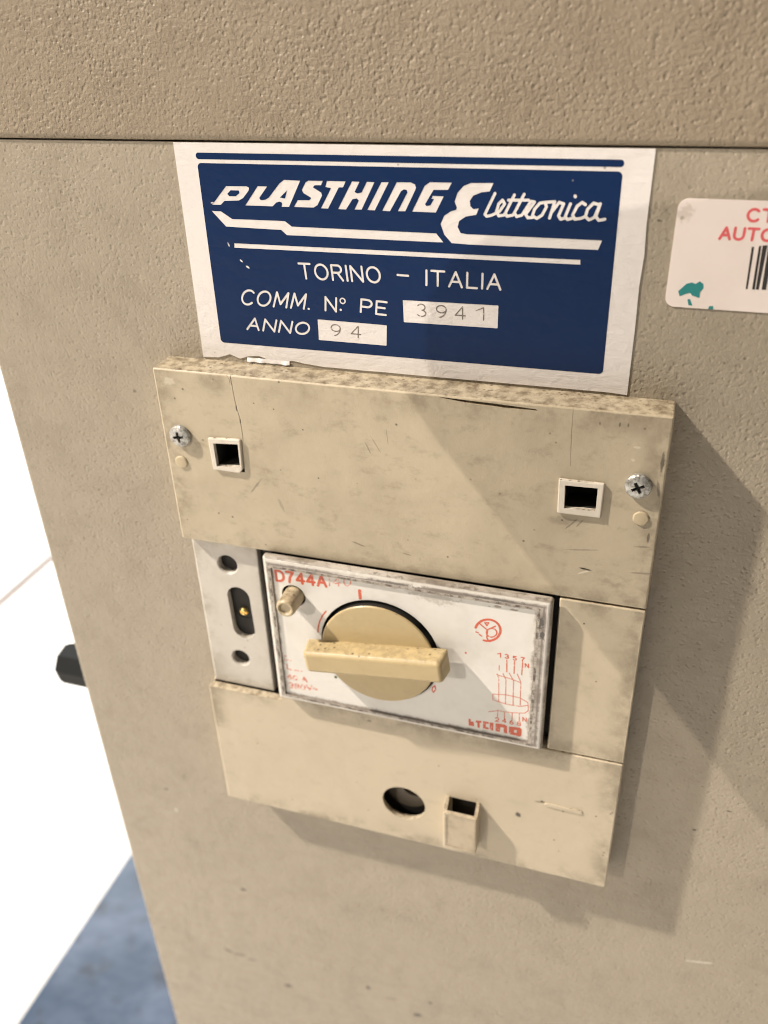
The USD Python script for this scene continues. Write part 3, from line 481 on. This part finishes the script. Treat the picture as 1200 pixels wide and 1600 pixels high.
# ------------------------------------------------------------------ rotary switch
rs = thing('rotary_switch', 'rotary switch with tan handle and red-printed white face, set in the switch box', 'switch')
FZ = 10.9
obj('switch_body', ext(rrect(25.2, -145.3, 98.6, -98.4, .5), 3.6, 9.4) - ext(disc(55.5, -122.2, 16.4), 3, 13) - ext(disc(32.4, -108.7, 3.4, 40), 3, 13), M_GAP, rs)
body = slab(rrect(24.5, -145.7, 99.2, -97.4, .8), 9.4, 11.5, 1.25, 4)
ring = body - ext(rrect(26.9, -143.6, 95.6, -100.5, .3), 10, 13) - ext(disc(55.5, -122.2, 16.3), 3, 13) - ext(disc(32.4, -108.7, 3.35, 40), 3, 13)
obj('frame', ring, M_FRAME, rs, label='grimy clear plastic rim around the white face')
gl = rrect(26.15, -144.35, 96.35, -99.8, .3).difference(rrect(26.75, -143.7, 95.75, -100.4, .3))
obj('grime_line', ext(gl, 11.2, 11.515), M_GROOVE, rs)
face = ext(rrect(26.9, -143.6, 95.6, -100.5, .3), 10.05, FZ) - ext(disc(55.5, -122.2, 16.3), 3, 13) - ext(disc(32.4, -108.7, 3.35, 40), 3, 13)
fp = obj('face_plate', face, M_FACE, rs)
P0, P1 = FZ - .03, FZ + .03
def prn(name, g, m): obj(name, ext(g, P0, P1), m, fp)
s, bl, tl, br = G['D744A'][0]; prn('type_lettering', word(s, bl, tl, br, .72), M_RED)
s, bl, tl, br = G['faint'][0]; prn('worn_lettering', word(s, bl, tl, br, .35), M_REDWORN)
prn('on_mark', stroke([G['Imark']], .85), M_RED)
prn('arc_mark', stroke(G['arc'], .4), M_RED)
prn('rating_lettering', unary_union([word(s, bl, tl, br, .52) for s, bl, tl, br in G['rate']]), M_REDWORN)
prn('worn_lettering', stroke(G['rfaint'], .35), M_REDWORN)
prn('off_mark', stroke(G['zero'], .35), M_RED)
prn('green_speck', Point(G['green'][0]).buffer(.42), M_GREEN)
prn('red_speck', Point(G['reddot'][0]).buffer(.28), M_RED)
prn('wiring_diagram', unary_union([stroke(G['diag'][:3], .32), stroke(G['diag'][3:], .22)]), M_REDTHIN)
prn('terminal_numbers', unary_union([word(s, bl, tl, br, .28) for s, bl, tl, br in G['diagtxt']]), M_RED)
prn('maker_logo', unary_union([Polygon(p).buffer(.05) for p in G['logo']]).difference(Polygon(G['logohole']).buffer(.15)), M_RED)
prn('approval_emblem', unary_union([stroke(G['ring'], .62), stroke(G['ring2'], .36)]), M_RED)
obj('knob_well', ext(disc(55.5, -122.2, 16.35), 3.62, 7.0), M_DARK, rs)
obj('button_well', ext(disc(32.4, -108.7, 3.38, 40), 3.62, 7.0), M_DARK, rs)
kx, kz = 55.5, -122.2
kdisc = revolve([(0, 12.15), (15.45, 12.15), (15.5, 12.35), (15.3, 12.62), (14.9, 12.75), (0, 12.75)], kx, kz, 96)
kd = obj('knob', kdisc, M_KNOB, rs)
obj('knob_collar', ext(disc(kx, kz, 15.2, 96), 7.0, 12.16), M_DARK, kd)
hb = Manifold.batch_hull([bx(-19.0, -3.3, 12.6, 19.0, 3.3, 12.7)] + [Manifold.sphere(1.35, 24).translate((sx * a, sy * b, c)) for sx in (-1, 1) for sy in (-1, 1) for a, b, c in ((18.0, 2.2, 13.9), (17.5, 2.05, 17.2))])
obj('handle', hb.rotate((0, 0, 7.3)).translate((55.7, -121.7, 0)), M_KNOB, kd)
btn = revolve([(0, 5), (2.85, 5), (2.65, 16.0), (2.5, 16.6), (2.2, 16.95), (1.85, 17.0), (1.55, 16.7), (1.4, 16.3), (0, 16.2)], 32.5, -108.75, 40)
obj('push_button', btn, M_BTN, rs, smooth=40)

# ------------------------------------------------------------------ unseen dark slab, placed to shade the upper right of the switch box
tb = thing('unseen_blocker', 'dark slab out of view, placed to shade the upper right of the switch box', 'unseen_blocker')
tm = simple('blocker_shell', (.03, .03, .032), .35)
tx = Gf.Matrix4d(*BLOCKER_X, 0, *BLOCKER_Y, 0, *BLOCKER_Z, 0, *BLOCKER_P, 1)
UsdGeom.Xformable(tb).AddTransformOp().Set(tx)
def local(m): t = m.to_mesh(); return trimesh.Trimesh(np.array(t.vert_properties[:, :3]) / 1000, np.array(t.tri_verts), process=False)
obj('shell', local(slab(rrect(0, 0, 245, 172, 40), 0, 7, 1.5)), tm, tb, raw=True)
obj('screen', local(ext(rrect(8, 8, 237, 164, 32), -.3, .02)), simple('blocker_face', (.01, .01, .012), .08), tb, raw=True)
